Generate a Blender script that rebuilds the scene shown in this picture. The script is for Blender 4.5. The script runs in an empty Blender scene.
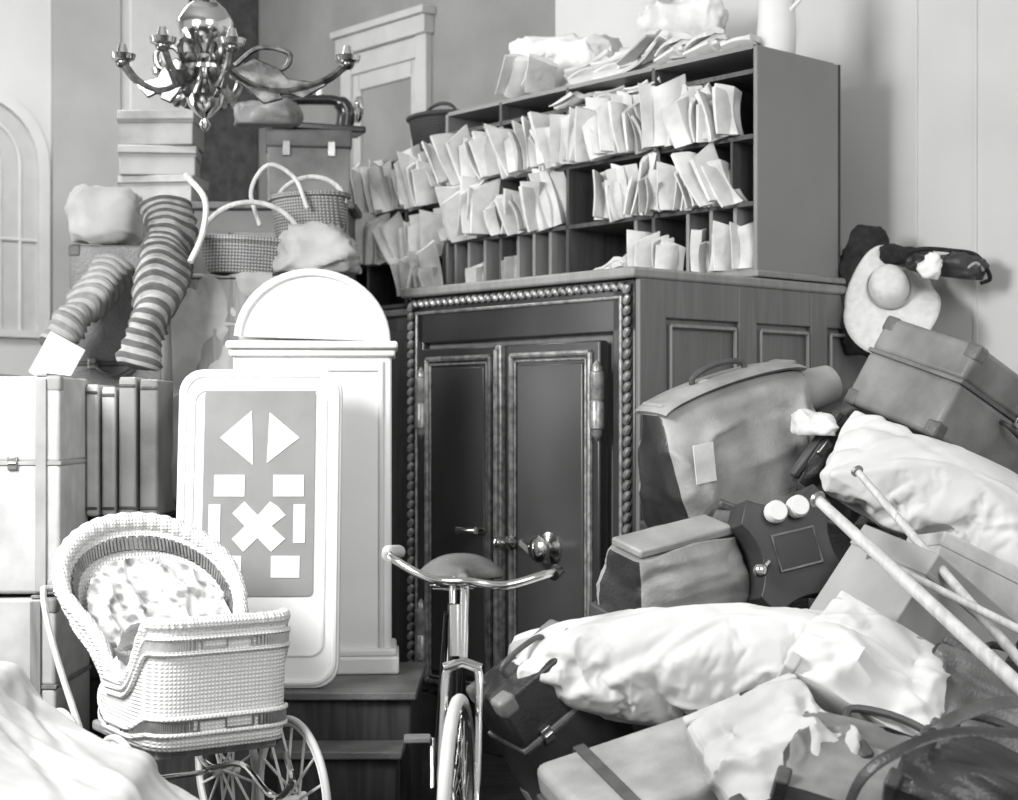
import bpy, bmesh, math, random
from mathutils import Vector, Matrix, noise, Euler
random.seed(7)
R=random.random
F=1600.; CX=509.; HY=420.; CZ=1.5
def W(px,py,d): return Vector(((px-CX)/F*d, d, CZ-(py-HY)/F*d))
def U(a,b): return a+(b-a)*R()
col=bpy.context.scene.collection
rad=math.radians
def sm(t): t=max(0,min(1,t)); return t*t*(3-2*t)

# ---------------------------------------------------------------- materials
MATS={}
def mat(name,v,rough=.6,metal=0.,kind='noise',v2=None,scale=8.,bump=.15,st=(1,1,1),spec=.4):
    if name in MATS: return MATS[name]
    m=bpy.data.materials.new(name); m.use_nodes=True
    nt=m.node_tree; N=nt.nodes; L=nt.links
    b=N['Principled BSDF']; b.inputs['Roughness'].default_value=rough; b.inputs['Metallic'].default_value=metal
    b.inputs['Specular IOR Level'].default_value=spec
    if v2 is None: v2=v*.8
    tc=N.new('ShaderNodeTexCoord'); mp=N.new('ShaderNodeMapping'); L.new(tc.outputs['Object'],mp.inputs[0])
    mp.inputs['Scale'].default_value=st
    cr=N.new('ShaderNodeValToRGB'); e=cr.color_ramp.elements
    def g(x): return (x,x,x*.99,1)
    e[0].color=g(v2); e[1].color=g(v)
    bp=N.new('ShaderNodeBump'); bp.inputs['Strength'].default_value=bump; bp.inputs['Distance'].default_value=.01
    if kind in('noise','wood','cloth'):
        t=N.new('ShaderNodeTexNoise'); t.inputs['Scale'].default_value=scale; t.inputs['Detail'].default_value=6 if kind!='cloth' else 9
        if kind=='wood': mp.inputs['Scale'].default_value=st if st!=(1,1,1) else (6,6,.6); t.inputs['Distortion'].default_value=1.2
        L.new(mp.outputs[0],t.inputs['Vector']); out=t.outputs[0]
        e[0].position=.35; e[1].position=.65
    elif kind=='leather':
        t=N.new('ShaderNodeTexNoise'); t.inputs['Scale'].default_value=scale; t.inputs['Detail'].default_value=8
        L.new(mp.outputs[0],t.inputs['Vector']); out=t.outputs[0]; e[0].position=.35; e[1].position=.7
        t2=N.new('ShaderNodeTexVoronoi'); t2.inputs['Scale'].default_value=90; L.new(mp.outputs[0],t2.inputs['Vector'])
    elif kind=='weave':
        ts=[]
        for d in ('X','Z'):
            w=N.new('ShaderNodeTexWave'); w.bands_direction=d; w.inputs['Scale'].default_value=scale; w.inputs['Distortion'].default_value=.6
            L.new(mp.outputs[0],w.inputs['Vector']); ts.append(w)
        mx=N.new('ShaderNodeMath'); mx.operation='MULTIPLY'; L.new(ts[0].outputs['Fac'],mx.inputs[0]); L.new(ts[1].outputs['Fac'],mx.inputs[1]); out=mx.outputs[0]
        e[0].position=.0; e[1].position=.45
    elif kind=='print':
        t=N.new('ShaderNodeTexVoronoi'); t.inputs['Scale'].default_value=scale; L.new(mp.outputs[0],t.inputs['Vector'])
        t3=N.new('ShaderNodeTexNoise'); t3.inputs['Scale'].default_value=scale*1.5; L.new(mp.outputs[0],t3.inputs['Vector'])
        mx=N.new('ShaderNodeMath'); mx.operation='MULTIPLY'; L.new(t.outputs['Distance'],mx.inputs[0]); L.new(t3.outputs[0],mx.inputs[1]); out=mx.outputs[0]
        e[0].position=.12; e[1].position=.26
    L.new(out,cr.inputs[0]); L.new(cr.outputs[0],b.inputs['Base Color'])
    if bump>0:
        L.new((t2.outputs['Distance'] if kind=='leather' else out),bp.inputs['Height']); L.new(bp.outputs[0],b.inputs['Normal'])
    MATS[name]=m; return m

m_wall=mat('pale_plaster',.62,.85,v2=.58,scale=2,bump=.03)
m_wallmid=mat('dim_wall_and_door_grey',.27,.85,v2=.21,scale=2,bump=.03)
m_cup=mat('cupboard_grey',.20,.85,v2=.15,scale=2,bump=.03)
m_walllt=mat('light_grey_paint',.42,.85,v2=.36,scale=2,bump=.03)
m_walldark=mat('dark_paint',.08,.8,v2=.045,scale=14,bump=.05)
m_trim=mat('white_paint',.62,.5,v2=.56,scale=5,bump=.02)
m_trim2=mat('dull_white_paint',.46,.6,v2=.40,scale=5,bump=.02)
m_floor=mat('floor_boards',.05,.8,kind='wood',v2=.025,scale=3,st=(.8,8,8),spec=.15)
m_ceil=mat('ceiling_plaster',.6,.9,v2=.55)
m_safe=mat('japanned_iron',.04,.3,v2=.025,scale=3,bump=.04,spec=.6)
m_safepanel=mat('varnished_door_panel',.055,.32,v2=.042,scale=2,spec=.5,bump=.02)
m_gilt=mat('gilt_moulding',.40,.35,.5,v2=.18,scale=30)
m_side=mat('varnished_oak',.17,.45,kind='wood',v2=.135,scale=3,bump=.03)
m_side2=mat('varnished_oak_edge',.28,.45,kind='wood',v2=.22,scale=3,bump=.03)
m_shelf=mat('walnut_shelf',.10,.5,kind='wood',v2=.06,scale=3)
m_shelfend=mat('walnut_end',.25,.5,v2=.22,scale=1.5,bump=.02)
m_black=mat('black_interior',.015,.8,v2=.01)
m_paper=mat('paper_white',.80,.85,v2=.58,scale=9,bump=.1)
m_paper2=mat('paper_grey',.55,.85,v2=.38,scale=9,bump=.1)
m_white=mat('white_enamel',.86,.45,v2=.82,scale=4,bump=.02)
m_white2=mat('off_white_paint',.74,.5,v2=.68,scale=4,bump=.02)  # slightly greyer white for mouldings, inlays, jug and discs
m_boardgrey=mat('board_field',.27,.6,v2=.23,scale=6,bump=.02,spec=.2)
m_wicker=mat('white_wicker',.86,.6,kind='weave',v2=.62,scale=26,bump=.5)
m_wickerbrown=mat('brown_wicker',.42,.6,kind='weave',v2=.14,scale=22,bump=.6)
m_wickerdark=mat('dark_wicker',.08,.6,kind='weave',v2=.02,scale=22,bump=.6)
m_print=mat('floral_print',.62,.8,kind='print',v2=.22,scale=20,bump=.1)
m_chrome=mat('nickel_plate',.75,.15,1.,v2=.7,bump=0)
m_lampmetal=mat('tarnished_nickel',.34,.28,1.,v2=.10,scale=22,bump=.05)
m_brass=mat('dull_brass',.45,.3,.9,v2=.3,bump=.05)
m_rubber=mat('grey_rubber',.3,.8,v2=.22)
m_tyre=mat('pale_tyre',.6,.7,v2=.5)
m_bikeblack=mat('black_enamel',.02,.2,v2=.015,bump=0,spec=.7)
m_casedark=mat('smooth_dark_case',.05,.45,v2=.035,bump=.02,spec=.4)
m_canvas=mat('white_canvas',.68,.9,kind='cloth',v2=.56,scale=4,bump=.15)
m_canvas2=mat('grey_canvas',.42,.9,kind='cloth',v2=.30,scale=5,bump=.3)
m_canvas3=mat('pale_grey_canvas',.54,.9,kind='cloth',v2=.42,scale=5,bump=.15)
m_trunkpale=mat('pale_trunk_canvas',.56,.8,kind='cloth',v2=.42,scale=7,bump=.3)
m_leather=mat('grey_leather',.19,.45,kind='leather',v2=.09,scale=5,bump=.2)
m_leathermid=mat('brown_leather',.28,.45,kind='leather',v2=.13,scale=4,bump=.08)
m_leatherl=mat('pale_leather',.42,.5,kind='leather',v2=.24,scale=5,bump=.10)
m_leatherd=mat('dark_leather',.05,.4,kind='leather',v2=.02,scale=5,bump=.12,spec=.5)
m_strap=mat('strap_leather',.1,.5,kind='leather',v2=.05,scale=9)
m_carton=mat('grey_card',.38,.8,v2=.27,scale=3)
m_crate=mat('crate_pine',.28,.8,kind='wood',v2=.17,scale=4)
m_crated=mat('crate_dark',.05,.8,kind='wood',v2=.025,scale=4)
m_ropec=mat('rope_fibre',.6,.9,kind='weave',v2=.35,scale=60)
m_pole=mat('pale_pole_wood',.6,.5,kind='wood',v2=.42,scale=4)
m_stripeA=mat('carpet_pale',.46,.9,v2=.32,scale=20)
m_stripeB=mat('carpet_dark',.15,.9,v2=.10,scale=20)
m_stripeC=mat('carpet_faded',.24,.9,v2=.18,scale=20)
m_stripeD=mat('carpet_faded_pale',.36,.9,v2=.30,scale=20)
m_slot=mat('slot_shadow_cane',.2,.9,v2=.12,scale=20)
m_felt=mat('black_felt',.03,.95,v2=.015,scale=30)
m_straw=mat('pale_straw',.70,.7,v2=.6,scale=30,bump=.1)
m_glass=mat('frosted_glass',.5,.2,v2=.46,bump=0)

# ---------------------------------------------------------------- mesh builder
class M:
    def __init__(s): s.v=[]; s.f=[]; s.mi=[]
    def add(s,vs,fs,mx=None,mi=0):
        o=len(s.v)
        for p in vs:
            p=Vector(p); s.v.append(mx@p if mx is not None else p)
        for k,f in enumerate(fs): s.f.append([i+o for i in f]); s.mi.append(mi[k] if isinstance(mi,list) else mi)
        return s
    def bx(s,x0,x1,y0,y1,z0,z1,mx=None,mi=0):
        return s.add([(x0,y0,z0),(x1,y0,z0),(x1,y1,z0),(x0,y1,z0),(x0,y0,z1),(x1,y0,z1),(x1,y1,z1),(x0,y1,z1)],
          [(0,3,2,1),(4,5,6,7),(0,1,5,4),(1,2,6,5),(2,3,7,6),(3,0,4,7)],mx,mi)
    def box(s,c,sz,r=(0,0,0),mi=0):
        mx=Matrix.Translation(c)@Euler(r).to_matrix().to_4x4(); a,b,d=[q/2 for q in sz]
        return s.bx(-a,a,-b,b,-d,d,mx,mi)
    def tube(s,pts,r,n=8,closed=False,cap=True,mis=None,flat=1.,flat2=1.):
        P=[Vector(p) for p in pts]; k=len(P); rs=r if isinstance(r,(list,tuple)) else [r]*k
        o=len(s.v); T=[]
        for i in range(k):
            a=P[(i-1)%k] if (closed or i>0) else P[i]; b=P[(i+1)%k] if (closed or i<k-1) else P[i]
            t=(b-a); T.append(t.normalized() if t.length>1e-9 else Vector((0,0,1)))
        up=Vector((0,0,1)) if abs(T[0].z)<.9 else Vector((1,0,0))
        x=(up-T[0]*up.dot(T[0])).normalized()
        for i in range(k):
            x=(x-T[i]*x.dot(T[i]))
            x=x.normalized() if x.length>1e-6 else T[i].orthogonal().normalized()
            y=T[i].cross(x)
            for j in range(n):
                a=2*math.pi*j/n; s.v.append(P[i]+(x*math.cos(a)*flat+y*math.sin(a)*flat2)*rs[i])
        for i in range(k if closed else k-1):
            i2=(i+1)%k
            for j in range(n):
                j2=(j+1)%n; s.f.append([o+i*n+j,o+i*n+j2,o+i2*n+j2,o+i2*n+j]); s.mi.append(mis[i] if mis else 0)
        if cap and not closed:
            s.f.append([o+j for j in range(n)][::-1]); s.mi.append(0)
            s.f.append([o+(k-1)*n+j for j in range(n)]); s.mi.append(0)
        return s
    def cyl(s,a,b,r,r2=None,n=12): return s.tube([a,b],[r,r if r2 is None else r2],n)
    def lathe(s,prof,n=24,mx=None,mi=0):
        vs=[];fs=[];k=len(prof)
        for (r,z) in prof:
            for j in range(n):
                a=2*math.pi*j/n; vs.append((max(r,1e-4)*math.cos(a),max(r,1e-4)*math.sin(a),z))
        for i in range(k-1):
            for j in range(n):
                j2=(j+1)%n; fs.append((i*n+j,i*n+j2,(i+1)*n+j2,(i+1)*n+j))
        fs.append(tuple(range(n))[::-1]); fs.append(tuple((k-1)*n+j for j in range(n)))
        return s.add(vs,fs,mx,mi)
    def sph(s,c,r,n=12,rot=(0,0,0)):
        if not isinstance(r,(tuple,list)): r=(r,r,r)
        k=max(4,n//2)
        prof=[(math.sin(math.pi*i/k),-math.cos(math.pi*i/k)) for i in range(k+1)]
        mx=Matrix.Translation(c)@Euler(rot).to_matrix().to_4x4()@Matrix.Diagonal((r[0],r[1],r[2],1))
        return s.lathe(prof,n,mx)
    def prism(s,poly,y0,y1,mx=None,mi=0):
        k=len(poly); vs=[(x,y0,z) for x,z in poly]+[(x,y1,z) for x,z in poly]
        fs=[tuple(range(k)),tuple(range(k,2*k))[::-1]]+[(i,i+k,(i+1)%k+k,(i+1)%k) for i in range(k)]
        return s.add(vs,fs,mx,mi)
    def obj(s,name,m,parent=None,loc=(0,0,0),rot=(0,0,0),bev=0,smooth=True,seg=2,sub=0,ang=.7,**kw):
        me=bpy.data.meshes.new(name); me.from_pydata([tuple(p) for p in s.v],[],s.f)
        ms=m if isinstance(m,(list,tuple)) else [m]
        for q in ms: me.materials.append(q)
        me.polygons.foreach_set('material_index',s.mi)
        bm=bmesh.new(); bm.from_mesh(me); bmesh.ops.recalc_face_normals(bm,faces=bm.faces); bm.to_mesh(me); bm.free()
        me.update()
        if smooth:
            me.polygons.foreach_set('use_smooth',[True]*len(me.polygons)); me.set_sharp_from_angle(angle=ang)
        o=bpy.data.objects.new(name,me); col.objects.link(o)
        o.location=loc; o.rotation_euler=rot
        if parent: o.parent=parent
        if bev>0:
            b=o.modifiers.new('bevel','BEVEL'); b.width=bev; b.segments=seg; b.limit_method='ANGLE'; b.angle_limit=.6
        if sub: q=o.modifiers.new('sub','SUBSURF'); q.levels=sub; q.render_levels=sub
        for k_,v_ in kw.items(): o[k_]=v_
        return o
def E(name,label,cat,loc,rot=(0,0,0),**kw):
    o=bpy.data.objects.new(name,None); col.objects.link(o); o.location=loc; o.rotation_euler=rot
    o.empty_display_size=.1
    if label: o["label"]=label; o["category"]=cat
    for k,v in kw.items(): o[k]=v
    return o
def arc(c,r,a0,a1,n,plane='xz',r2=None):
    r2=r if r2 is None else r2; out=[]
    for i in range(n+1):
        a=rad(a0+(a1-a0)*i/n); p,q=r*math.cos(a),r2*math.sin(a)
        out.append({'xz':(c[0]+p,c[1],c[2]+q),'xy':(c[0]+p,c[1]+q,c[2]),'yz':(c[0],c[1]+p,c[2]+q)}[plane])
    return out
def smoothpath(pts,n=6):
    P=[Vector(p) for p in pts]; P=[P[0]*2-P[1]]+P+[P[-1]*2-P[-2]]; out=[]
    for i in range(1,len(P)-2):
        for k in range(n):
            t=k/n; a,b,c,d=P[i-1],P[i],P[i+1],P[i+2]
            out.append(.5*((2*b)+(c-a)*t+(2*a-5*b+4*c-d)*t*t+(3*b-a-3*c+d)*t**3))
    out.append(P[-2]); return out
def crease(q):
    a=noise.noise(q*.8)*.9
    w=noise.noise(q*1.1+Vector((3,9,2))); a+=.6*max(0,1-abs(w)*4)**1.5-.15
    w=noise.noise(q*2.0+Vector((8,1,5))); a+=.25*max(0,1-abs(w)*4)**1.5-.06
    return a
# crisp straight folds, as in folded or tied canvas
def make_folds(seed,n,size,dirang=None,spread=1.6,wid=(.03,.09)):
    rs=random.Random(seed); out=[]
    for i in range(n):
        a=rs.uniform(0,math.pi) if dirang is None else dirang+rs.uniform(-spread,spread)
        p=Vector((rs.uniform(-size[0],size[0]),rs.uniform(-size[1],size[1]),rs.uniform(-size[2],size[2])))
        nrm=Vector((math.sin(a),-math.cos(a)*.8,rs.uniform(-.8,.8))).normalized()
        out.append((p,nrm,rs.uniform(*wid),rs.choice((-1,-1,1))*rs.uniform(.5,1),rs.uniform(.15,.5),Vector((math.cos(a),math.sin(a),0))))
    return out
def foldval(p,folds):
    s_=0
    for (c,nr,w,am,ln,tg) in folds:
        d=(p-c).dot(nr)+.01*noise.noise(p*6); l=abs((p-c).dot(tg))
        if abs(d)<w and l<ln: s_+=am*(1-abs(d)/w)*(1-(l/ln)**2)
    return s_
def blob(name,m,dims,seed,e=.5,amp=.03,fs=3.,n=64,loc=(0,0,0),rot=(0,0,0),parent=None,stretch=(1,1,1),flat=.85,ends=0,**kw):
    vs=[];fc=[];k=n//2
    def sp(c,p): return math.copysign(abs(c)**p,c)
    for i in range(k+1):
        ph=-math.pi/2+math.pi*i/k
        for j in range(n):
            th=2*math.pi*j/n
            x=sp(math.sin(ph),e); y=sp(math.cos(ph),e)*sp(math.cos(th),e); z=sp(math.cos(ph),e)*sp(math.sin(th),e)
            p=Vector((x*dims[0]/2,y*dims[1]/2,z*dims[2]/2))
            q=Vector((p.x*stretch[0],p.y*stretch[1],p.z*stretch[2]))*fs+Vector((seed*7.1,seed*3.3,0))
            nrm=Vector((x,y,z)).normalized()
            if ends:
                t=abs(x); p.y*=1-ends*t**3; p.z*=1-ends*t**3
            p+=nrm*crease(q)*amp
            p.z=max(p.z,-dims[2]/2*flat)
            vs.append(p)
    for i in range(k):
        for j in range(n):
            j2=(j+1)%n; fc.append((i*n+j,i*n+j2,(i+1)*n+j2,(i+1)*n+j))
    return M().add(vs,fc).obj(name,m,parent,loc,rot,ang=3,**kw)

# ---- cloth solved with the cloth simulator, then frozen into plain meshes
CL=[]; COLL=[]
def collider(x0,x1,y0,y1,z0,z1,rz=0,rx=0,ry=0,bv=.03):
    cx,cy,cz=(x0+x1)/2,(y0+y1)/2,(z0+z1)/2
    m_=M().bx(x0-cx,x1-cx,y0-cy,y1-cy,z0-cz,z1-cz).obj('collider_tmp',m_black,loc=(cx,cy,cz),rot=(rx,ry,rz),bev=bv,seg=4)
    m_.modifiers.new('c','COLLISION'); m_.collision.thickness_outer=.012; m_.collision.damping=.8; m_.collision.cloth_friction=20
    COLL.append(m_)
def cloth(o,grav=1.,press=0.,coll=True,bend=.6,tens=20,wr=.006,wf=7,folds=None,fa=.015,pin=None):
    if pin:
        vg=o.vertex_groups.new(name='pin'); vg.add([v.index for v in o.data.vertices if pin(v.co)],1.,'REPLACE')
    md=o.modifiers.new('cloth','CLOTH'); s=md.settings; s.quality=6; s.mass=.35
    s.tension_stiffness=tens; s.compression_stiffness=tens; s.shear_stiffness=tens*.5; s.bending_stiffness=bend
    s.tension_damping=8; s.compression_damping=8; s.shear_damping=8; s.air_damping=2
    s.effector_weights.gravity=grav
    if pin: s.vertex_group_mass='pin'
    if press: s.use_pressure=True; s.uniform_pressure_force=press
    md.collision_settings.use_collision=coll; md.collision_settings.distance_min=.01
    md.collision_settings.use_self_collision=False
    md.point_cache.frame_end=80
    CL.append((o,wr,wf,folds,fa))
def clothgrid(name,m,w,d,nu,nv,loc,rz=0,seed=0,amp=.02,taper=0,fq=5,**kw):
    vs=[];fc=[]
    for j in range(nv+1):
        for i in range(nu+1):
            u=(i/nu-.5)*w; v=(j/nv-.5)*d
            if taper: v*=1-taper*max(0,-u/(w/2))**1.5
            vs.append((u,v,amp*(noise.noise(Vector((u*fq+seed,v*fq,seed)))*2+noise.noise(Vector((u*fq*2.6+seed,v*fq*2.6,seed+4))))))
    for j in range(nv):
        for i in range(nu): b0=j*(nu+1)+i; fc.append((b0,b0+1,b0+nu+2,b0+nu+1))
    return M().add(vs,fc).obj(name,m,None,loc,(0,0,rz),ang=3,**kw)
def pillow(name,m,w,d,h,nx,ny,nz,loc,rot,taper=0,seed=0,rnd=.12,rag=.02,**kw):
    bm=bmesh.new(); vmap={}
    def vert(i,j,k):
        key=(i,j,k)
        if key not in vmap:
            a=(i/nx-.5)*2; b=(j/ny-.5)*2
            x=a*w/2*(1-rnd*b*b*abs(a)**2); t=max(0,-a); s_=1-taper*t**2
            y=b*d/2*s_*(1-rnd*a**4); z=(k/nz-.5)*h*s_
            nn=noise.noise(Vector((x*4+seed,y*6,z*6)))
            vmap[key]=bm.verts.new((x,y+nn*rag,z+nn*rag*1.5))
        return vmap[key]
    for i in range(nx):
        for j in range(ny):
            for k in (0,nz): bm.faces.new([vert(i,j,k),vert(i+1,j,k),vert(i+1,j+1,k),vert(i,j+1,k)])
    for i in range(nx):
        for k in range(nz):
            for j in (0,ny): bm.faces.new([vert(i,j,k),vert(i+1,j,k),vert(i+1,j,k+1),vert(i,j,k+1)])
    for j in range(ny):
        for k in range(nz):
            for i in (0,nx): bm.faces.new([vert(i,j,k),vert(i,j+1,k),vert(i,j+1,k+1),vert(i,j,k+1)])
    bm.verts.index_update()
    vs=[v.co.copy() for v in bm.verts]; fs=[[v.index for v in f.verts] for f in bm.faces]; bm.free()
    return M().add(vs,fs).obj(name,m,None,loc,rot,ang=3,**kw)

A=Vector((.512,6.5,0)); TH=math.atan2(-.747,.665)
VM=Matrix.Translation(A)@Matrix.Rotation(TH,4,'Z')
def V(x,y,z): return VM@Vector((x,y,z))
RZ=(0,0,TH)
def struct(mm,name,m,label,**kw):
    return mm.obj(name,m,loc=A,rot=RZ,kind="structure",label=label,**kw)

# ---------------------------------------------------------------- room
M().bx(-9,7,-3,14,-.1,0).obj('floor',m_floor,kind='structure',label='dark worn wooden board floor')
struct(M().bx(-5.8,5,-6,2,4.8,4.9),'ceiling',m_ceil,'pale plaster ceiling')
struct(M().bx(-5.635,-2.4,1.82,1.95,0,4.8),'wall_back',m_wallmid,'plastered wall toned darker for dimmer light behind the pigeonhole shelf')  # darker tone stands in for weaker light on this end of the wall
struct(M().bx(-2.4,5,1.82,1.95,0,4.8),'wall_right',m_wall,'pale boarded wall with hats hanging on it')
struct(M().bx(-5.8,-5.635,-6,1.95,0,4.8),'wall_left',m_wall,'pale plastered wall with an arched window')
for i,x in enumerate((.1,.42,.74,1.06,1.38)):
    struct(M().bx(x,x+.018,1.812,1.82,0,4.8),'trim_%d'%(i+1),m_wall,'thin vertical batten of the boarded wall')
struct(M().bx(-5.635,-5.50,.70,1.17,0,4.8).bx(-5.635,-5.46,.66,1.21,0,.3),'trim_10',m_trim,'white painted pilaster',bev=.01)
struct(M().bx(-5.635,-5.6,1.19,1.80,.1,4.8),'trim_11',m_walldark,'dark painted wall panel beside the pilaster')
struct(M().bx(-5.635,-5.6,.18,.68,.1,4.8),'trim_12',m_walllt,'grey painted wall panel')
def archpts(c,hw,z0,zs,n=16): return [(c-hw,z0)]+[(c-hw*math.cos(math.pi*i/n),zs+hw*math.sin(math.pi*i/n)) for i in range(n+1)]+[(c+hw,z0)]
we=E('window_1','','',V(-5.635,-.35,0),(0,0,TH+math.pi/2),kind='structure'); we["label"]='pale arched window with moulded white frame'
o_=archpts(0,.5,2.05,3.2); i_=archpts(0,.42,2.1,3.2)
vs=[(x,-.05,z) for x,z in o_]+[(x,-.05,z) for x,z in i_]+[(x,.0,z) for x,z in o_]+[(x,.0,z) for x,z in i_]; k=len(o_)
fs=[]
for i in range(k):
    j=(i+1)%k
    fs+= [(i,j,k+j,k+i),(k+i,k+j,3*k+j,3*k+i),(i,2*k+i,2*k+j,j)]
M().add(vs,fs).obj('window_casing',m_trim,we)
M().prism(archpts(0,.42,2.1,3.2),-.01,0).obj('window_pane',m_glass,we)
mu=M()
for hw in (.3,.16): mu.tube([(x,-.02,z) for x,z in archpts(0,hw,2.1,3.2)],.012,6)
mu.cyl((0,-.02,2.1),(0,-.02,3.62),.014); mu.cyl((-.42,-.02,2.7),(.42,-.02,2.7),.012)
mu.obj('window_muntin',m_trim,we)
de=E('door_1','','',V(-4.03,1.82,0),RZ,kind='structure'); de["label"]='tall grey panelled door in white moulded casing'
M().bx(-.47,-.36,-.06,0,0,4.05).bx(.36,.47,-.06,0,0,4.05).bx(-.49,.49,-.09,0,4.0,4.12).bx(-.51,.51,-.12,0,4.12,4.17).bx(-.36,.36,-.05,0,3.86,4.0).obj('door_casing',m_trim2,de,bev=.008)
M().bx(-.36,.36,-.01,0,0,3.86).obj('door_leaf',m_wallmid,de)
M().bx(-.36,-.28,-.03,-.01,0,3.86).bx(.28,.36,-.03,-.01,0,3.86).bx(-.3,.3,-.03,-.01,3.75,3.86).bx(-.3,.3,-.03,-.01,2.6,2.72).obj('door_stile',m_trim2,de,bev=.005)

# ---------------------------------------------------------------- vault / safe
vt=E('vault_cabinet','large dark double-door safe with beaded gilt frame and oak side','safe',A,RZ)
Wd,Hd,Dp=1.477,2.077,1.78
M().bx(-Wd,0,.04,Dp,0,Hd-.05).obj('body',m_side,vt,bev=.01)
M().bx(-Wd,-Wd+.10,0,.06,0,Hd).bx(-.13,0,0,.06,0,Hd).bx(-Wd,0,0,.06,1.86,Hd).bx(-Wd,0,0,.06,0,.22).obj('front_frame',m_safe,vt,bev=.008)
M().bx(-Wd-.03,.03,-.04,Dp,Hd,Hd+.045).obj('cornice',m_side2,vt,bev=.012)
bd=M()
def beads(a,b,n,ax):
    a=Vector(a);b=Vector(b)
    for i in range(n):
        c=a.lerp(b,(i+.5)/n); bd.sph(c,(.017,.017,.026) if ax=='z' else (.026,.017,.017),8,(0,.6,0))
beads((-Wd+.02,-.012,.1),(-Wd+.02,-.012,Hd-.02),44,'z'); beads((-.035,-.012,.1),(-.035,-.012,Hd-.02),44,'z'); beads((-Wd+.03,-.012,Hd-.03),(-.04,-.012,Hd-.03),32,'x')
bd.obj('beaded_moulding',m_gilt,vt)
M().cyl((-Wd+.055,-.004,.1),(-Wd+.055,-.004,Hd-.07),.007).cyl((-.075,-.004,.1),(-.075,-.004,Hd-.07),.01).cyl((-Wd+.05,-.004,Hd-.075),(-.07,-.004,Hd-.075),.009).obj('inner_moulding',m_gilt,vt)
for (x0,x1,side) in ((-1.35,-.80,0),(-.76,-.17,1)):
    d=M().bx(x0,x1,-.035,.02,.24,1.83).obj('door',m_safe,vt,bev=.008)
    pm=M()
    for (ins,r_) in ((.05,.013),(.075,.006)):
        a,b=x0+ins,x1-ins; zt=1.83-ins; zb=.24+ins
        for p,q in (((a,-.04,zb),(a,-.04,zt)),((b,-.04,zb),(b,-.04,zt)),((a,-.04,zt),(b,-.04,zt)),((a,-.04,zb),(b,-.04,zb))): pm.cyl(p,q,r_,n=8)
    pm.obj('door_moulding',m_gilt,d)
    M().bx(x0+.09,x1-.09,-.045,-.03,.34,1.74).obj('door_panel',m_safepanel,d,bev=.01)
    hx=x0+.02 if side==0 else x1-.0
    for hz,hl in ((1.58,.24),(.5,.24)):
        h=M().lathe([(0.0,-hl/2-.05),(.012,-hl/2-.035),(.022,-hl/2-.02),(.022,-hl/2),(.03,-hl/2+.005),(.03,-.01),(.024,0),(.03,.01),(.03,hl/2-.005),(.022,hl/2),(.022,hl/2+.02),(.012,hl/2+.035),(0,hl/2+.05)],16)
        h.obj('hinge',m_gilt,d,(hx,-.05,hz))
M().bx(-.80,-.76,-.06,-.02,.24,1.83).cyl((-.785,-.065,.26),(-.785,-.065,1.81),.012).obj('astragal',m_gilt,vt,bev=.006)
def knob(x,z,r,nm):
    mx=Matrix.Rotation(rad(90),4,'X')
    return M().lathe([(r*1.25,0),(r*1.25,.012),(r*.5,.02),(r*.45,.05),(r,.06),(r*1.05,.08),(r*.7,.1),(0,.105)],24,mx).obj(nm,m_chrome,vt,(x,-.045,z))
knob(-.45,.955,.055,'combination_dial'); knob(-.70,.965,.028,'door_knob')
M().cyl((-.88,-.04,1.01),(-.88,-.10,1.01),.018).tube([(-.88,-.10,1.01),(-.93,-.11,1.01),(-1.0,-.1,1.005)],[.016,.012,.02],10).obj('lever_handle',m_chrome,vt)
M().cyl((-.61,-.04,.97),(-.61,-.07,.97),.016).box((-.58,-.075,.955),(.08,.012,.026),(0,.5,0)).obj('keyhole_cover',m_chrome,vt)
sp=M().bx(0,.025,0,.16,.0,Hd)
for y in (.62,1.12,1.62): sp.bx(0,.025,y,y+.12,0,Hd)
for z0,z1 in ((1.92,Hd),(1.28,1.42),(.1,.3)): sp.bx(0,.023,.1,1.74,z0,z1)
sp.obj('side_framing',m_side,vt,bev=.006)
sm_=M()
for y0,y1 in ((.19,.60),(.77,1.10),(1.27,1.60)):
    for z0,z1 in ((1.45,1.89),(.34,1.25)):
        for p,q in (((.02,y0,z0),(.02,y0,z1)),((.02,y1,z0),(.02,y1,z1)),((.02,y0,z0),(.02,y1,z0)),((.02,y0,z1),(.02,y1,z1))): sm_.cyl(p,q,.009,n=6)
sm_.obj('side_moulding',m_side2,vt)
an=E('wooden_cupboard','dark wooden cupboard carrying the far pigeonholes','cupboard',V(-2.4,.8,0),RZ)
M().bx(-.85,.85,0,.9,0,2.08).obj('body',m_shelf,an,bev=.01)
M().bx(-.9,.88,-.03,.92,2.08,2.12).obj('top_board',m_side2,an,bev=.01)
M().bx(-.8,-.02,-.03,0,.1,2.0).obj('door',m_shelf,an,bev=.01); M().bx(.02,.8,-.03,0,.1,2.0).obj('door',m_shelf,an,bev=.01)

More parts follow.
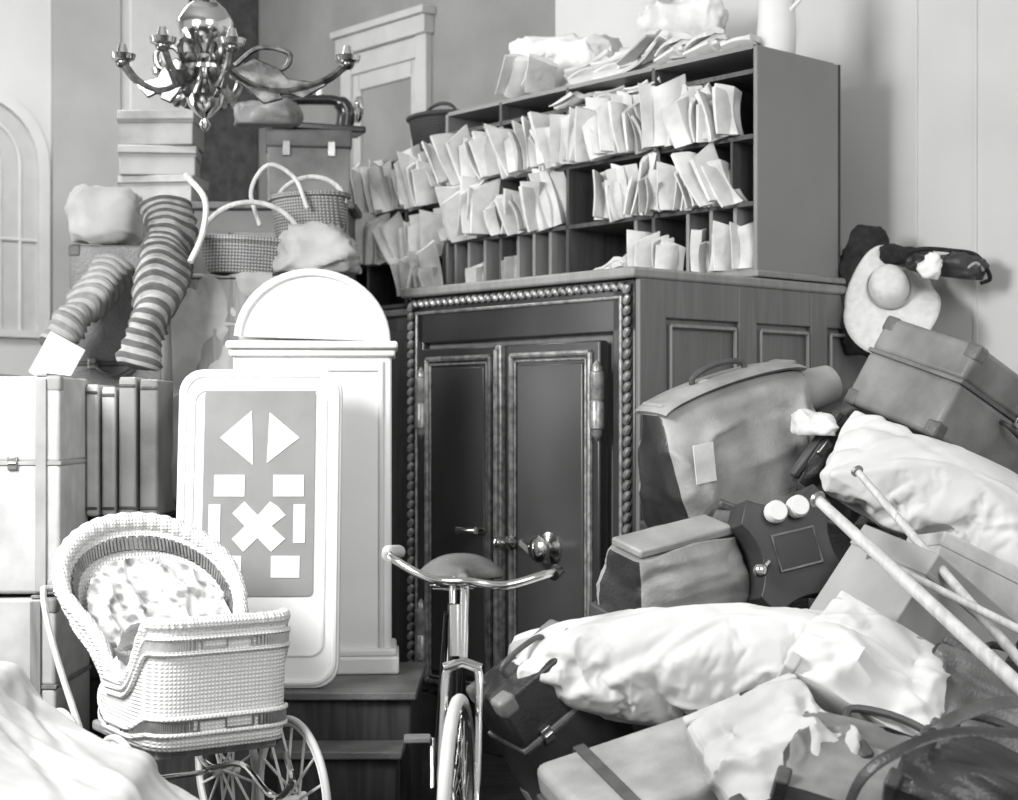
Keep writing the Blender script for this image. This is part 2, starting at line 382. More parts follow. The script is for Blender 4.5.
# ---------------------------------------------------------------- pigeonhole shelf
S0=2.157; S1=3.143; SY=.77; SD=.6; SL=2.15
sh=E('pigeonhole_shelf','long walnut pigeonhole rack stuffed with folded papers','shelf',V(0,SY,S0-.03),RZ)
zr=[0,.30,.60,.89,1.0]; H=S1-S0; base=.03
zb=[base+q*H for q in zr]
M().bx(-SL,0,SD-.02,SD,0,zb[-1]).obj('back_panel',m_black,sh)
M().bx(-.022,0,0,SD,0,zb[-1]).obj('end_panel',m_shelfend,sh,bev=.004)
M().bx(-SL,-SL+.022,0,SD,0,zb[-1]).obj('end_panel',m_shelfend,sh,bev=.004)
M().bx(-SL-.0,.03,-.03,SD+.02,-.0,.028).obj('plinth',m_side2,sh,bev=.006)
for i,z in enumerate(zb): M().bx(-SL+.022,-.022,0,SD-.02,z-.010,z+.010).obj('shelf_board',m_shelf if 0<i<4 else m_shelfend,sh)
divs=[-.62,-1.2,-1.7]
for x in divs: M().bx(x-.01,x+.01,0,SD-.02,.03,zb[-1]).obj('divider',m_shelf,sh)
for (z0,z1,xs,th) in ((zb[0],zb[1],[-.13,-.27,-.41,-.74,-1.33,-1.45,-1.57,-1.83,-1.96,-2.07],.010),(zb[1],zb[2],[-.15,-.30,-.45,-1.35,-1.5],.006),(zb[2],zb[3],[-.31,-.9,-1.5,-1.95],.006)):
    for x in xs:
        if min(abs(x-d) for d in divs)>.03 and x>-SL+.04: M().bx(x-th,x+th,.005,SD-.02,z0,z1).obj('divider',m_side2 if z0==zb[0] else m_shelf,sh)
sh2=E('pigeonhole_shelf','far end of the dark pigeonhole run, full of papers','shelf',V(-SL-.005,SY,S0-.03),RZ)
L2=1.08
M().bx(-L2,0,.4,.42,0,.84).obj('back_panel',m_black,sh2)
for z in (0,.25,.53,.82): M().bx(-L2,0,0,.4,z,z+.02).obj('shelf_board',m_shelf if z<.8 else m_shelfend,sh2)
for x in (-L2,-.7,-.35,-.02): M().bx(x,x+.02,0,.4,0,.82).obj('divider',m_shelf,sh2)

def bundle_mesh(seed,ns):
    random.seed(seed); m=M()
    for i in range(ns):
        x=(i-(ns-1)/2)*.020; lean=U(-.26,.26); bend=U(-.022,.022); h=U(.16,.26); dd=U(.09,.15); y0=U(-.04,.03); tw=U(-.4,.4)
        vs=[];fs=[];nz,ny=6,5; th=U(.007,.017); sk=U(-.5,.5); fold=U(-.018,.018)
        for s_ in (0,1):
            for a in range(nz):
                for b in range(ny):
                    t=a/(nz-1); u=b/(ny-1)
                    bul=.5+.5*(1 if 0<b<ny-1 else .2)
                    xx=x+lean*h*t*(.4+u*.6)+bend*math.sin(t*3.1)+fold*abs(u-.5)*4+(s_-.5)*th*2*bul*(.6+.4*t)+tw*(u-.5)*.05*t
                    vs.append((xx, y0+(u-.5)*dd+bend*t, t*h*(1+sk*(u-.5)*.6)))
        n=nz*ny
        for a in range(nz-1):
            for b in range(ny-1):
                q=a*ny+b; fs.append((q,q+1,q+ny+1,q+ny)); fs.append((n+q,n+q+ny,n+q+ny+1,n+q+1))
        per=[a*ny for a in range(nz)]+[(nz-1)*ny+b for b in range(1,ny)]+[a*ny+ny-1 for a in range(nz-2,-1,-1)]+[b for b in range(ny-2,0,-1)]
        for i2 in range(len(per)):
            p,q=per[i2],per[(i2+1)%len(per)]; fs.append((p,q,n+q,n+p))
        m.add(vs,fs)
    return m
protos=[]
for sd,ns in ((1,3),(2,4),(3,2),(4,4),(5,3),(6,2),(7,2),(8,3),(9,2),(10,3),(12,4),(13,3)):
    o=bundle_mesh(sd,ns).obj('document_bundle',m_paper2 if sd in(3,8) else m_paper,smooth=True,ang=.5,label='folded white documents filed upright in the rack',category='papers',group='papers in the pigeonholes')
    protos.append(o)
random.seed(11)
used=[0]*len(protos)
def put_doc(x,y,z,tilt,yaw,sc=1.,pitch=0):
    i=random.randrange(len(protos))
    if 0 in used and R()<.3: i=used.index(0)
    if used[i]==0: o=protos[i]; used[i]=1
    else: o=protos[i].copy(); col.objects.link(o)
    o.matrix_world=VM@Matrix.Translation((x,y,z))@Matrix.Rotation(yaw,4,'Z')@Matrix.Rotation(tilt,4,'Y')@Matrix.Rotation(pitch,4,'X')@Matrix.Scale(sc,4)
def row(x0,x1,z,sp,hh,skip=(),y=SY,pout=0.0):
    x=x0; lean=U(-.25,.25); k=0
    while x>x1:
        if not any(a<x<b for a,b in skip):
            if k%4==0: lean=U(-.36,.36)
            tl=lean+U(-.2,.2)
            if x>-.2: tl=min(tl,-.02)
            put_doc(x,y+U(-.05,.05)-pout,z+.014,tl,U(-.8,.2) if x<-.25 else U(-.3,.1),hh*U(.78,1.16),U(-.02,.32))
        x-=sp*U(.6,1.4); k+=1
zz=[S0-.03+q for q in zb]
row(-.11,-SL+.03,zz[2],.058,1.05)
row(-.11,-SL+.03,zz[1],.060,1.03,skip=[(-1.22,-.95)])
for x,ti in ((-.07,-.05),(-.20,.1),(-.34,.3),(-.55,.3),(-.68,.2),(-1.64,.05),(-1.90,.2)): put_doc(x,SY+.03,zz[0]+.014,ti,-.4,.85,0.05)
for k in range(4): put_doc(-1.0+.05*k,SY-.0,zz[0]+.02+.015*k,1.35,-.2,.7,0)
row(-SL-.06,-SL-1.04,zz[0]+.22,.056,1.0,pout=.02); row(-SL-.06,-SL-1.04,zz[0]+.50,.056,1.05,pout=.02)
for k in range(9): put_doc(-SL+.06-.035*k,SY-.07-.014*(k%3),zz[0]-.01+.03*(k%3),U(-.7,.6),U(-.9,.5),.9,U(.1,.5))
for k in range(3): put_doc(-.78-.25*k,SY+.02,zz[3]+.02,1.4,U(-1,1),.7,0)
for k in range(5): put_doc(-.9-.2*k,SY+.10,S1+.05,U(.9,1.4),U(-1,1),1.1,0)
for i,u_ in enumerate(used):
    if not u_: put_doc(-SL-.4,SY+.05,S0+.82,.1,0)
def parcel(name,label,loc,rot,w,d,h,m,seed,cat='parcel',e=.28,amp=.03,fs=4):
    return blob(name,m,(w,d,h),seed,e=e,amp=amp,loc=Vector(loc)+Vector((0,0,h/2*.95)),rot=rot,n=84,fs=fs,flat=.95,label=label,category=cat)
parcel('paper_parcel','white paper parcel lying on the pigeonhole rack',V(-1.55,1.1,S1),(0,0,TH+.3),.52,.36,.34,m_paper,3,'parcel',.35,.05,6)
parcel('paper_parcel','wide white wrapped parcel on top of the rack',V(-1.02,1.14,S1),(0,0,TH+.1),.40,.3,.22,m_paper,5,'parcel',.4,.05,7)
parcel('paper_parcel','crumpled white parcel standing on top of the rack',V(-.82,1.2,S1+.2),(0,.1,TH+.5),.38,.28,.22,m_paper,6,'parcel',.4,.05,7)
jg=E('stoneware_jug','tall white jug standing on the rack end','jug',V(-.14,1.08,S1+.012),RZ)
M().lathe([(.07,0),(.085,.02),(.09,.12),(.085,.2),(.08,.27),(.085,.4),(.08,.4),(.06,.27)],24).obj('jug_body',m_white2,jg)
M().tube([(.07,0,.2),(.13,0,.24),(.12,0,.3),(.05,0,.31)],.011,8).obj('handle',m_white2,jg)
fp=M()
for i in range(5): fp.box((U(-.02,.02),U(-.02,.02),.011+.02*i),(.3,.22,.018),(0,0,U(-.15,.15)))
fp.obj('paper_stack',m_paper2,loc=V(-.45,.95,S1+.013),rot=(0,0,TH+.2),label='flat stack of grey papers on the rack top',category='papers',bev=.003)
for k in range(5): put_doc(-.3-.17*k,SY+.12,S1+.06,1.4,U(-1,1),.9,0)
bk=E('wicker_basket','dark wicker hamper standing on the far rack','basket',V(-2.42,.95,S0+.81),RZ)
M().lathe([(.13,0),(.15,.02),(.18,.2),(.19,.22),(.17,.22),(.14,.03)],20,Matrix.Diagonal((1.15,.8,1,1))).obj('basket_body',m_wickerdark,bk)
M().tube([(x*1.15,y*.8,.22) for x,y,z in arc((0,0,0),.185,0,345,22,'xy')],.014,6,closed=True).obj('rim',m_wickerdark,bk)
M().tube(arc((0,0,.2),.16,0,180,12,'xz',.1),.01,6).obj('handle',m_wickerdark,bk)

# ---------------------------------------------------------------- arched white cabinet + steps + board
cr=E('wooden_steps','low dark wooden steps under the white arched cabinet','steps',(-.78,6.32,0),(0,0,0))
M().bx(-.62,.42,-.42,.3,.0,.47).obj('riser_box',m_crated,cr,bev=.01)
M().bx(-.64,.44,-.45,.3,.47,.5).obj('tread',m_leather,cr,bev=.006)
M().bx(-.05,.38,-.60,-.42,.0,.29).obj('riser_box',m_crated,cr,bev=.01); M().bx(-.07,.40,-.63,-.42,.29,.32).obj('tread',m_leather,cr,bev=.006)
ac=E('arched_cabinet','tall white cabinet with round arched pediment','cabinet',(-.775,6.32,.5),(0,0,rad(4)))
M().bx(-.31,.31,-.02,.26,.06,1.27).obj('body',m_white,ac,bev=.012)
M().bx(-.34,.34,-.06,.28,0,.07).bx(-.33,.33,-.05,.27,.07,.10).obj('plinth',m_white,ac,bev=.01)
M().bx(-.335,.335,-.07,.29,1.28,1.31).bx(-.325,.325,-.045,.28,1.25,1.28).obj('cornice',m_white,ac,bev=.01)
pa=[(.30*math.cos(rad(a)),1.31+.27*math.sin(rad(a))) for a in range(0,181,8)]
M().prism(pa,-.03,.2).obj('arched_pediment',m_white,ac,bev=.008)
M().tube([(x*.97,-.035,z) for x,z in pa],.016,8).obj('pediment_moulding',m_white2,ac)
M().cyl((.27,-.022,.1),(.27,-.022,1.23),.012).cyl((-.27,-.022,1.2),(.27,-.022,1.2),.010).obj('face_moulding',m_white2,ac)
gb=E('game_board','white framed game board with geometric inlay leaning upright','game board',(-.945,5.97,.5),(rad(-7),0,0))
def rr(w,h,r,cx=0,cz=0,n=6):
    o=[]
    for (sx,sz,a0) in ((1,1,0),(-1,1,90),(-1,-1,180),(1,-1,270)):
        for i in range(n+1):
            a=rad(a0+90*i/n); o.append((cx+sx*(w/2-r)+(r*math.cos(a)),cz+sz*(h/2-r)+r*math.sin(a)))
    return o
gw,gh=.62,1.20
M().prism(rr(gw,gh,.09,0,gh/2),-.02,.02).obj('board_frame',m_white,gb,bev=.006)
M().tube([(x,-.02,z) for x,z in rr(gw-.04,gh-.04,.08,0,gh/2)],.013,8,closed=True).obj('rim',m_white,gb)
M().tube([(x,-.022,z) for x,z in rr(gw-.12,gh-.20,.05,0,gh/2+.02)],.006,8,closed=True).obj('inner_rim',m_white2,gb)
M().prism(rr(.42,.78,.02,0,.73),-.026,-.018).obj('playing_field',m_boardgrey,gb)
def pz(py): return (690-py)/269.
def pxx(px): return (px-262)/269.
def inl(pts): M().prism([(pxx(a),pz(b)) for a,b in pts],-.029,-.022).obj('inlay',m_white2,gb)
inl([(222,438),(254,410),(256,466)][::-1]); inl([(303,438),(272,412),(270,464)])
for (a,b,c_,d_) in ((217,476,248,498),(277,476,308,498),(217,558,246,580),(276,558,305,580),(212,506,224,545),(298,506,310,545)):
    inl([(a,b),(c_,b),(c_,d_),(a,d_)])
inl([(262,517),(274,503),(282,508),(290,517),(276,528),(290,541),(276,554),(262,540),(248,554),(236,541),(249,528),(236,515),(248,503)])

# ---------------------------------------------------------------- trunks helper
def case(name,label,w,d,h,loc,rot,mb,mt,cat='suitcase',split=.6,straps=0,handle='front',corners=True,latch=2,slats=0,center=False,round_=.015,**kw):
    p=E(name,label,cat,loc,rot,**kw); zo=-h/2 if center else 0
    def S(m_):
        if center:
            for q in m_.v: q.z+=zo
        return m_
    hz=h*split
    S(M().bx(-w/2,w/2,-d/2,d/2,0,hz-.003)).obj('case_body',mb,p,bev=round_,seg=3)
    S(M().bx(-w/2,w/2,-d/2,d/2,hz+.003,h)).obj('lid',mb,p,bev=round_,seg=3)
    S(M().bx(-w/2-.004,w/2+.004,-d/2-.004,d/2+.004,hz-.008,hz+.008)).obj('rim_binding',mt,p,bev=.003)
    if corners:
        for sx in(-1,1):
            for sy in(-1,1):
                for sz in(0,1):
                    c=.06; x0,x1=sorted((sx*(w/2+.003),sx*(w/2-c))); y0,y1=sorted((sy*(d/2+.003),sy*(d/2-c))); z0,z1=((-.003,c) if sz==0 else (h-c,h+.003))
                    S(M().bx(x0,x1,y0,y1,z0,z1)).obj('corner_guard',mt,p,bev=.014,seg=3)
    for i in range(latch):
        x=(i-(latch-1)/2)*w*.5
        S(M().bx(x-.018,x+.018,-d/2-.012,-d/2,hz-.025,hz+.025).cyl((x-.016,-d/2-.012,hz),(x+.016,-d/2-.012,hz),.007)).obj('latch',m_brass,p,bev=.003)
    if handle=='front': S(M().tube(smoothpath([(-.08,-d/2,h*.5),(-.075,-d/2-.04,h*.48),(0,-d/2-.05,h*.45),(.075,-d/2-.04,h*.48),(.08,-d/2,h*.5)],4),.009,8)).obj('handle',m_strap,p)
    if handle=='top': S(M().tube(smoothpath([(-.08,0,h),(-.075,0,h+.035),(0,0,h+.045),(.075,0,h+.035),(.08,0,h)],4),.009,8)).obj('handle',m_strap,p)
    if handle=='end': S(M().tube(smoothpath([(-w/2,-.07,h*.5),(-w/2-.035,-.06,h*.48),(-w/2-.035,.06,h*.48),(-w/2,.07,h*.5)],4),.009,8)).obj('handle',m_strap,p)
    for i in range(straps):
        x=(i-(straps-1)/2)*w*.55; e=.006
        S(M().bx(x-.018,x+.018,-d/2-e,d/2+e,h,h+e).bx(x-.018,x+.018,-d/2-e,-d/2,-e,h+e).bx(x-.018,x+.018,d/2,d/2+e,-e,h+e).bx(x-.018,x+.018,-d/2-e,d/2+e,-e,0)).obj('strap',m_strap,p)
        S(M().tube([(x+a,-d/2-.012,hz+b) for a,b in ((-.022,-.02),(.022,-.02),(.022,.02),(-.022,.02))],.004,6,closed=True)).obj('buckle',m_brass,p)
    for i in range(slats):
        x=(i-(slats-1)/2)*w*.8/max(1,slats-1)
        S(M().bx(x-.02,x+.02,-d/2-.012,-d/2,.01,h-.01).bx(x-.02,x+.02,-d/2,d/2,h,h+.012)).obj('slat',mt,p,bev=.003)
    return p

# ---------------------------------------------------------------- crates, cupboard behind
def crate(name,label,loc,rz,w,d,h,m,n=5,m2=None):
    p=E(name,label,'crate',loc,(0,0,rz))
    M().bx(-w/2+.02,w/2-.02,-d/2+.02,d/2-.02,.01,h-.02).obj('inner_box',m2 or m,p)
    for i in range(n):
        z0=h*i/n+.006; z1=h*(i+1)/n-.006
        M().bx(-w/2,w/2,-d/2,-d/2+.021,z0,z1).bx(-w/2,-w/2+.021,-d/2,d/2,z0,z1).bx(w/2-.021,w/2,-d/2,d/2,z0,z1).obj('plank',m,p,bev=.004)
    for sx in (-1,1): M().bx(min(sx*(w/2-.06),sx*w/2),max(sx*(w/2-.06),sx*w/2),-d/2-.016,-d/2,0.,h).obj('batten',m,p,bev=.004)
    M().bx(-w/2,w/2,-d/2,d/2,h-.02,h).obj('lid',m,p,bev=.004)
    return p
crate('packing_crate','tall pine packing crate beneath another crate',(-1.19,7.45,0),.03,.80,.6,1.07,m_crate)
crate('packing_crate','pine packing crate stacked on a crate, baskets on top',(-1.17,7.45,1.075),.0,.76,.6,1.07,m_crate)
case('wardrobe_trunk','tall grey wardrobe trunk standing behind rolled carpets',.46,.40,1.20,(-1.87,7.72,0),(0,0,.0),m_leathermid,m_strap,'trunk',split=.5)
case('wardrobe_trunk','dark wardrobe trunk stacked upright behind rolled carpets',.44,.38,1.12,(-1.86,7.72,1.205),(0,0,.05),m_leather,m_strap,'trunk',split=.5)
cupx=(W(110,0,8.4).x+W(345,0,8.4).x)/2
cb=E('tall_cupboard','tall grey wooden cupboard with boxes piled on it','cupboard',(cupx,8.75,0))
M().bx(-.62,.62,-.22,.22,0,2.62).obj('body',m_cup,cb,bev=.01); M().bx(-.66,.66,-.26,.24,2.62,2.66).obj('top_board',m_shelf,cb,bev=.008)
M().bx(-.6,-.01,-.24,-.22,.1,2.5).obj('door',m_side,cb,bev=.006); M().bx(.01,.6,-.24,-.22,.1,2.5).obj('door',m_side,cb,bev=.006)
z=2.662
for i,(h,m_,dx) in enumerate(((.15,m_leatherl,0),(.16,m_carton,-.02),(.19,m_leathermid,-.01))):
    p=E('cardboard_box',('pale flat leather case at the bottom of a pile','strapped grey flat case in a pile of boxes','dark grey box on top of a pile')[i],'box',(W(160,0,8.6).x+dx,8.7,z),(0,0,(-.12,.1,-.03)[i]))
    M().bx(-.2,.2,-.14,.14,0,h*.7).obj('box_body',m_,p,bev=.006); M().bx(-.207,.207,-.147,.147,h*.62,h-.002).obj('lid',m_,p,bev=.006)
    M().bx(-.205,.205,-.152,-.147,h*.68,h*.74).obj('tape',m_strap,p)
    z+=h
bx=E('wooden_case','dark wooden case with metal clasps on the cupboard','box',(W(306,0,8.6).x,8.7,2.662),(0,0,.15))
M().bx(-.22,.22,-.13,.13,0,.3).obj('case_body',m_leathermid,bx,bev=.008); M().bx(-.23,.23,-.14,.14,.3,.395).obj('lid',m_leather,bx,bev=.01)
for x in (-.12,.12): M().bx(x-.02,x+.02,-.15,-.13,.25,.33).obj('clasp',m_brass,bx,bev=.003)
mc=E('sewing_machine','dark hand-crank sewing machine on the wooden case','sewing machine',(W(312,0,8.6).x,8.7,3.06),(0,0,.35)); mc.scale=(1.4,1.4,1.1)
M().bx(-.17,.19,-.07,.07,0,.035).obj('base',m_bikeblack,mc,bev=.008)
M().tube(smoothpath([(.12,0,.03),(.125,0,.12),(.09,0,.165),(0,0,.165),(-.09,0,.155),(-.13,0,.13),(-.135,0,.07)],5),[.036]*10+[.026]*21,10).obj('arm',m_bikeblack,mc)
mw=M().tube([(.175,y,z_) for x,y,z_ in arc((0,0,.13),.06,0,345,18,'yz')],.008,6,closed=True)
for a in range(0,360,60): mw.cyl((.175,0,.13),(.175,.06*math.cos(rad(a)),.13+.06*math.sin(rad(a))),.004,n=6)
mw.obj('hand_wheel',m_chrome,mc)
M().cyl((-.135,0,.03),(-.135,0,.09),.006).obj('needle_bar',m_chrome,mc)
M().cyl((.02,0,.18),(.02,0,.23),.012).obj('spool',m_white,mc)
blob('cloth_bundle',m_leather,(.34,.2,.17),27,e=.7,amp=.05,fs=6,loc=(W(268,0,8.5).x,8.5,3.06+.07),label='dark bundle thrown over the wooden case',category='cloth',n=48)
def striped(pts,r,label,n=44,ms=None,tp=.35):
    P=smoothpath(pts,8); out=[];rs=[];mi=[]
    tot=len(P)-1; K=n*4
    for i in range(K):
        t=i/(K-1)*tot; k=min(int(t),tot-1); p=P[k].lerp(P[k+1],t-k); out.append(p)
        w_=noise.noise(Vector((i*.15,r*50,1)))
        rs.append(r*(.92+.08*math.sin(i*math.pi/2))*(1+.16*w_)*(1-tp*(i/K)**2)); mi.append((i//2)%2)
    o0=Vector(pts[-1])
    mm=M().tube([p-o0 for p in out],rs,28,mis=mi,flat=.62)
    for v in mm.v: v+=Vector((noise.noise(v*5),noise.noise(v*5+Vector((5,5,5))),noise.noise(v*5+Vector((9,1,5)))))*.045
    return mm.obj('rolled_stair_carpet',ms or [m_stripeB,m_stripeA],loc=o0,label=label,category='carpet',group='striped rolled carpets')
striped([W(164,208,7.02),W(170,235,6.98),W(166,262,6.95),W(158,295,6.9),W(147,330,6.85),W(138,366,6.8)],.19,'bulky boldly striped rolled carpet drooping over the crates',18,None,.4)
striped([W(118,265,7.35),W(98,290,7.3),W(76,318,7.2),W(52,345,7.1)],.15,'faded striped rolled carpet slung sideways',12,[m_stripeC,m_stripeD])
M().tube(smoothpath([W(186,175,6.85),W(205,200,6.75),W(202,235,6.70),W(190,262,6.65)],6),.013,8).obj('cane_hoop',m_pole,label='pale bent cane hoop beside the striped carpet',category='hoop')
M().box((0,0,0),(.17,.01,.20),(0,.5,0)).obj('card_label',m_paper,loc=W(57,361,6.88),label='white card label tilted on the striped carpet',category='label',bev=.003)
blob('cloth_bundle',m_canvas2,(.34,.26,.30),29,e=.6,amp=.05,fs=5,loc=(-1.92,7.6,2.325+.13),label='grey bundle sitting on the upright trunk',category='cloth',n=52)
def basket(loc,rz,label,r,h,m,tall,sx=1.2,tl=0,hr=.95):
    b=E('wicker_basket',label,'basket',loc,(0,tl,rz))
    M().lathe([(r*.75,0),(r*.8,.01),(r,h),(r*1.03,h+.01),(r*.94,h),(r*.72,.02)],24,Matrix.Diagonal((sx,.8,1,1))).obj('basket_body',m,b)
    M().tube([(x*sx,y*.8,h) for x,y,z_ in arc((0,0,0),r,0,348,28,'xy')],.014,6,closed=True).obj('rim',m,b)
    M().tube(arc((0,0,h*.9),r*sx*hr,0,180,18,'xz',tall),.012,8).obj('handle',m_pole,b)
    return b
basket((W(248,0,7.2).x,7.27,2.155),.15,'wide open wicker basket with tall hoop handle on a crate',.21,.15,m_wickerbrown,.20,1.15,.05)
basket((W(310,0,7.5).x,7.60,2.155),-.3,'deep grey wicker basket with looping handle behind another',.20,.40,m_wickerbrown,.14,.95,-.04)
M().tube(smoothpath([(-.12,0,.0),(-.16,0,.16),(-.08,0,.28),(.04,0,.22),(.10,0,.08)],6),.010,8).obj('cane_hoop',m_pole,loc=(W(290,0,7.4).x-.02,7.40,2.40),label='pale bent cane loop leaning on a basket',category='hoop')
blob('cloth_bundle',m_canvas2,(.36,.22,.20),23,e=.6,amp=.06,fs=7,loc=(W(315,0,7.2).x,7.2,2.155+.09),label='grey rumpled cloth bundle among the baskets',category='cloth',n=56)
blob('cloth_bundle',m_canvas2,(.30,.26,.50),22,e=.6,amp=.06,fs=4,loc=(W(168,0,6.8).x+.02,6.84,1.37),label='light crumpled cloth bundle pushed beside the crate',category='cloth')
collider(-1.56,-.78,7.15,7.75,1.2,2.15)
cloth(clothgrid('hanging_cloth',m_canvas2,.46,1.10,40,84,(-1.28,7.02,2.165),.05,12,.003,label='grey cloth thrown over the crate front',category='cloth'),bend=.1,pin=lambda c:c.y>.32,wr=.012,wf=5,folds=make_folds(3,14,(.2,.5,.3),1.57,.3),fa=.03)
crate('packing_crate','dark crate carrying upright ledgers',(-1.66,6.72,0),0,.5,.42,1.11,m_crated)
random.seed(5); x=-1.84
for i,(t,hh,m_) in enumerate(((.05,.52,m_leatherd),(.055,.5,m_trunkpale),(.05,.53,m_trunkpale),(.055,.52,m_trunkpale),(.07,.56,m_carton),(.075,.55,m_leathermid))):
    b=E('ledger_book',('tall dark leather ledger','tall pale ledger','tall pale ledger','tall pale ledger','thick grey ledger','thick brown ledger')[i]+' standing upright on a crate','book',(x+t/2,6.60,1.112),(0,0,0),group='ledgers standing on the crate')
    M().bx(-t/2,t/2,-.15,.15,0,hh).obj('cover',m_,b,bev=.012)
    M().bx(-t/2+.006,t/2-.006,-.14,.152,.008,hh+.001).obj('page_block',m_paper,b)
    for q in (.06,.94): M().bx(-t/2+.002,t/2-.002,-.157,-.148,hh*q-.006,hh*q+.006).obj('spine_band',m_strap,b,bev=.003)
    x+=t+.014
case('steamer_trunk','large pale canvas steamer trunk at the bottom of a stack',.74,.5,.83,(-2.07,6.25,0),(0,0,0),m_trunkpale,m_crate,'trunk',slats=4,handle='end')
case('steamer_trunk','pale canvas steamer trunk stacked on another, wooden slats',.70,.5,.82,(-2.05,6.25,.845),(0,0,.05),m_trunkpale,m_canvas2,'trunk',slats=4,handle='end')

# ---------------------------------------------------------------- baby carriage
bc=E('baby_carriage','white wicker baby carriage with floral lining and spoked wheels','baby carriage',(-1.075,5.22,0),(0,0,rad(33)))
NU=96
def rimz(a):
    s_=math.sin(a); f=max(0,-s_); b=max(0,s_)
    return .68+.20*sm(f/.62)+.46*b**.75
def shell(a,v,off=0.):
    c_,s_=math.cos(a),math.sin(a); e=.32 if s_<0 else .32+.58*sm(s_/.35)
    hw,hl=.235-off,(.38 if s_<0 else .26)-off
    x=math.copysign(abs(c_)**e,c_)*hw; y=math.copysign(abs(s_)**(.36 if s_<0 else .85),s_)*hl
    z0=.50; zt=rimz(a); z=z0+(zt-z0)*v; k=1+.04*v
    up=max(0,z-.66)
    b=sm(max(0,s_)/.45)
    lean=b*up*.42; bow=1+b*1.6*min(up,.36)
    return Vector((x*k*bow,y*k+lean,z))
vs=[];fs=[];NV=16
for off in (0,.018):
    for i in range(NV+1):
        for j in range(NU): vs.append(shell(2*math.pi*j/NU,i/NV,off))
n1=(NV+1)*NU
for i in range(NV):
    for j in range(NU):
        j2=(j+1)%NU; fs.append((i*NU+j,i*NU+j2,(i+1)*NU+j2,(i+1)*NU+j)); fs.append((n1+i*NU+j,n1+(i+1)*NU+j,n1+(i+1)*NU+j2,n1+i*NU+j2))
fs.append(tuple(range(NU))[::-1]); fs.append(tuple(n1+j for j in range(NU)))
M().add(vs,fs).obj('wicker_body',m_wicker,bc,ang=3)
N2=NU*4
M().tube([shell(2*math.pi*j/N2,1,.008)+Vector((0,0,.003)) for j in range(N2)],[(.022+.012*max(0,math.sin(2*math.pi*j/N2)))*(1+.06*math.sin(j*.9)) for j in range(N2)],10,closed=True).obj('rolled_rim',m_wicker,bc)
def zigzag(a0,a1,n,v0,v1,off,m_,cl=False):
    pts=[]
    for j in range(n):
        a=a0+(a1-a0)*j/n; b=a0+(a1-a0)*(j+.5)/n
        pts+= [shell(a,v0,off),shell(a,v1,off),shell(b,v1,off),shell(b,v0,off)]
    M().tube(pts,.0055,5,closed=cl).obj('openwork_band',m_,bc)
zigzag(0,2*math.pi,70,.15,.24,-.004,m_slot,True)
zigzag(rad(200),rad(340),40,.80,.88,-.004,m_stripeA)
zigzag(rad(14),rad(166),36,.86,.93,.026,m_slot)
for q in (.13,.26,.78,.90): M().tube([shell(2*math.pi*j/NU,q,-.006) for j in range(NU)],.008,6,closed=True).obj('braid',m_wicker,bc)
vs=[];fs=[];q1,q2,qn,qv=rad(14),rad(166),80,34
for i in range(qv+1):
    for j in range(qn+1):
        a=q1+(q2-q1)*j/qn; t=i/qv; p=shell(a,.30+.52*t,.035); p+=Vector((0,-1,0))*((.16*(1-t)+.02)*math.sin(math.pi*j/qn)+.05*(crease(p*7)+.3)); vs.append(p)
for i in range(qv):
    for j in range(qn): b0=i*(qn+1)+j; fs.append((b0,b0+1,b0+qn+2,b0+qn+1))
M().add(vs,fs).obj('back_lining',m_print,bc,ang=3)
blob('seat_cushion',m_print,(.40,.44,.22),9,e=.5,amp=.06,fs=6,loc=(0,.04,.68),parent=bc,n=70)
blob('folded_rug',m_leather,(.36,.20,.12),19,e=.5,amp=.05,fs=7,loc=(-.03,-.06,.77),parent=bc,n=60)
def wheel(parent,name,loc,rot,r,tr,ns,mt,mr,ms,tname='tyre'):
    w=E(name,'','',loc,rot); w.parent=parent
    n=48
    M().tube([(0,r*math.cos(2*math.pi*i/n),r*math.sin(2*math.pi*i/n)) for i in range(n)],tr,10,closed=True).obj(tname,mt,w)
    M().tube([(0,(r-tr*1.2)*math.cos(2*math.pi*i/n),(r-tr*1.2)*math.sin(2*math.pi*i/n)) for i in range(n)],tr*.8,8,closed=True).obj('rim',mr,w)
    s_=M()
    for i in range(ns):
        a=2*math.pi*i/ns; b=a+(.15 if i%2 else -.15); sx=.02 if i%2 else -.02
        s_.cyl((sx,.02*math.cos(b),.02*math.sin(b)),(0,(r-tr)*math.cos(a),(r-tr)*math.sin(a)),.0022 if ns>20 else .005,n=5)
    s_.obj('spokes',ms,w)
    M().lathe([(.01,-.05),(.022,-.045),(.022,-.03),(.014,-.02),(.014,.02),(.022,.03),(.022,.045),(.01,.05)],14,Matrix.Rotation(rad(90),4,'Y')).obj('hub',mr,w)
    return w
for x in (-.29,.29):
    for y in (-.24,.30): wheel(bc,'wheel',(x,y,.272),(0,0,0),.258,.012,16,m_tyre,m_white,m_white)
for y in (-.24,.30): M().cyl((-.29,y,.27),(.29,y,.27),.01).obj('axle',m_chrome,bc)
for x in (-.22,.22):
    M().tube(smoothpath([(x,-.34,.45),(x,-.38,.36),(x,-.24,.29),(x,0,.35),(x,.30,.29),(x,.42,.38),(x,.34,.47)],6),.011,8).obj('spring',m_chrome,bc)
M().bx(-.2,.2,-.32,.28,.465,.50).obj('chassis',m_crate,bc,bev=.01)
M().tube(smoothpath([(-.22,.34,.46),(-.24,.55,.7),(-.24,.68,.88),(-.18,.71,.9),(.18,.71,.9),(.24,.68,.88),(.24,.55,.7),(.22,.34,.46)],5),.012,8).obj('push_handle',m_pole,bc)

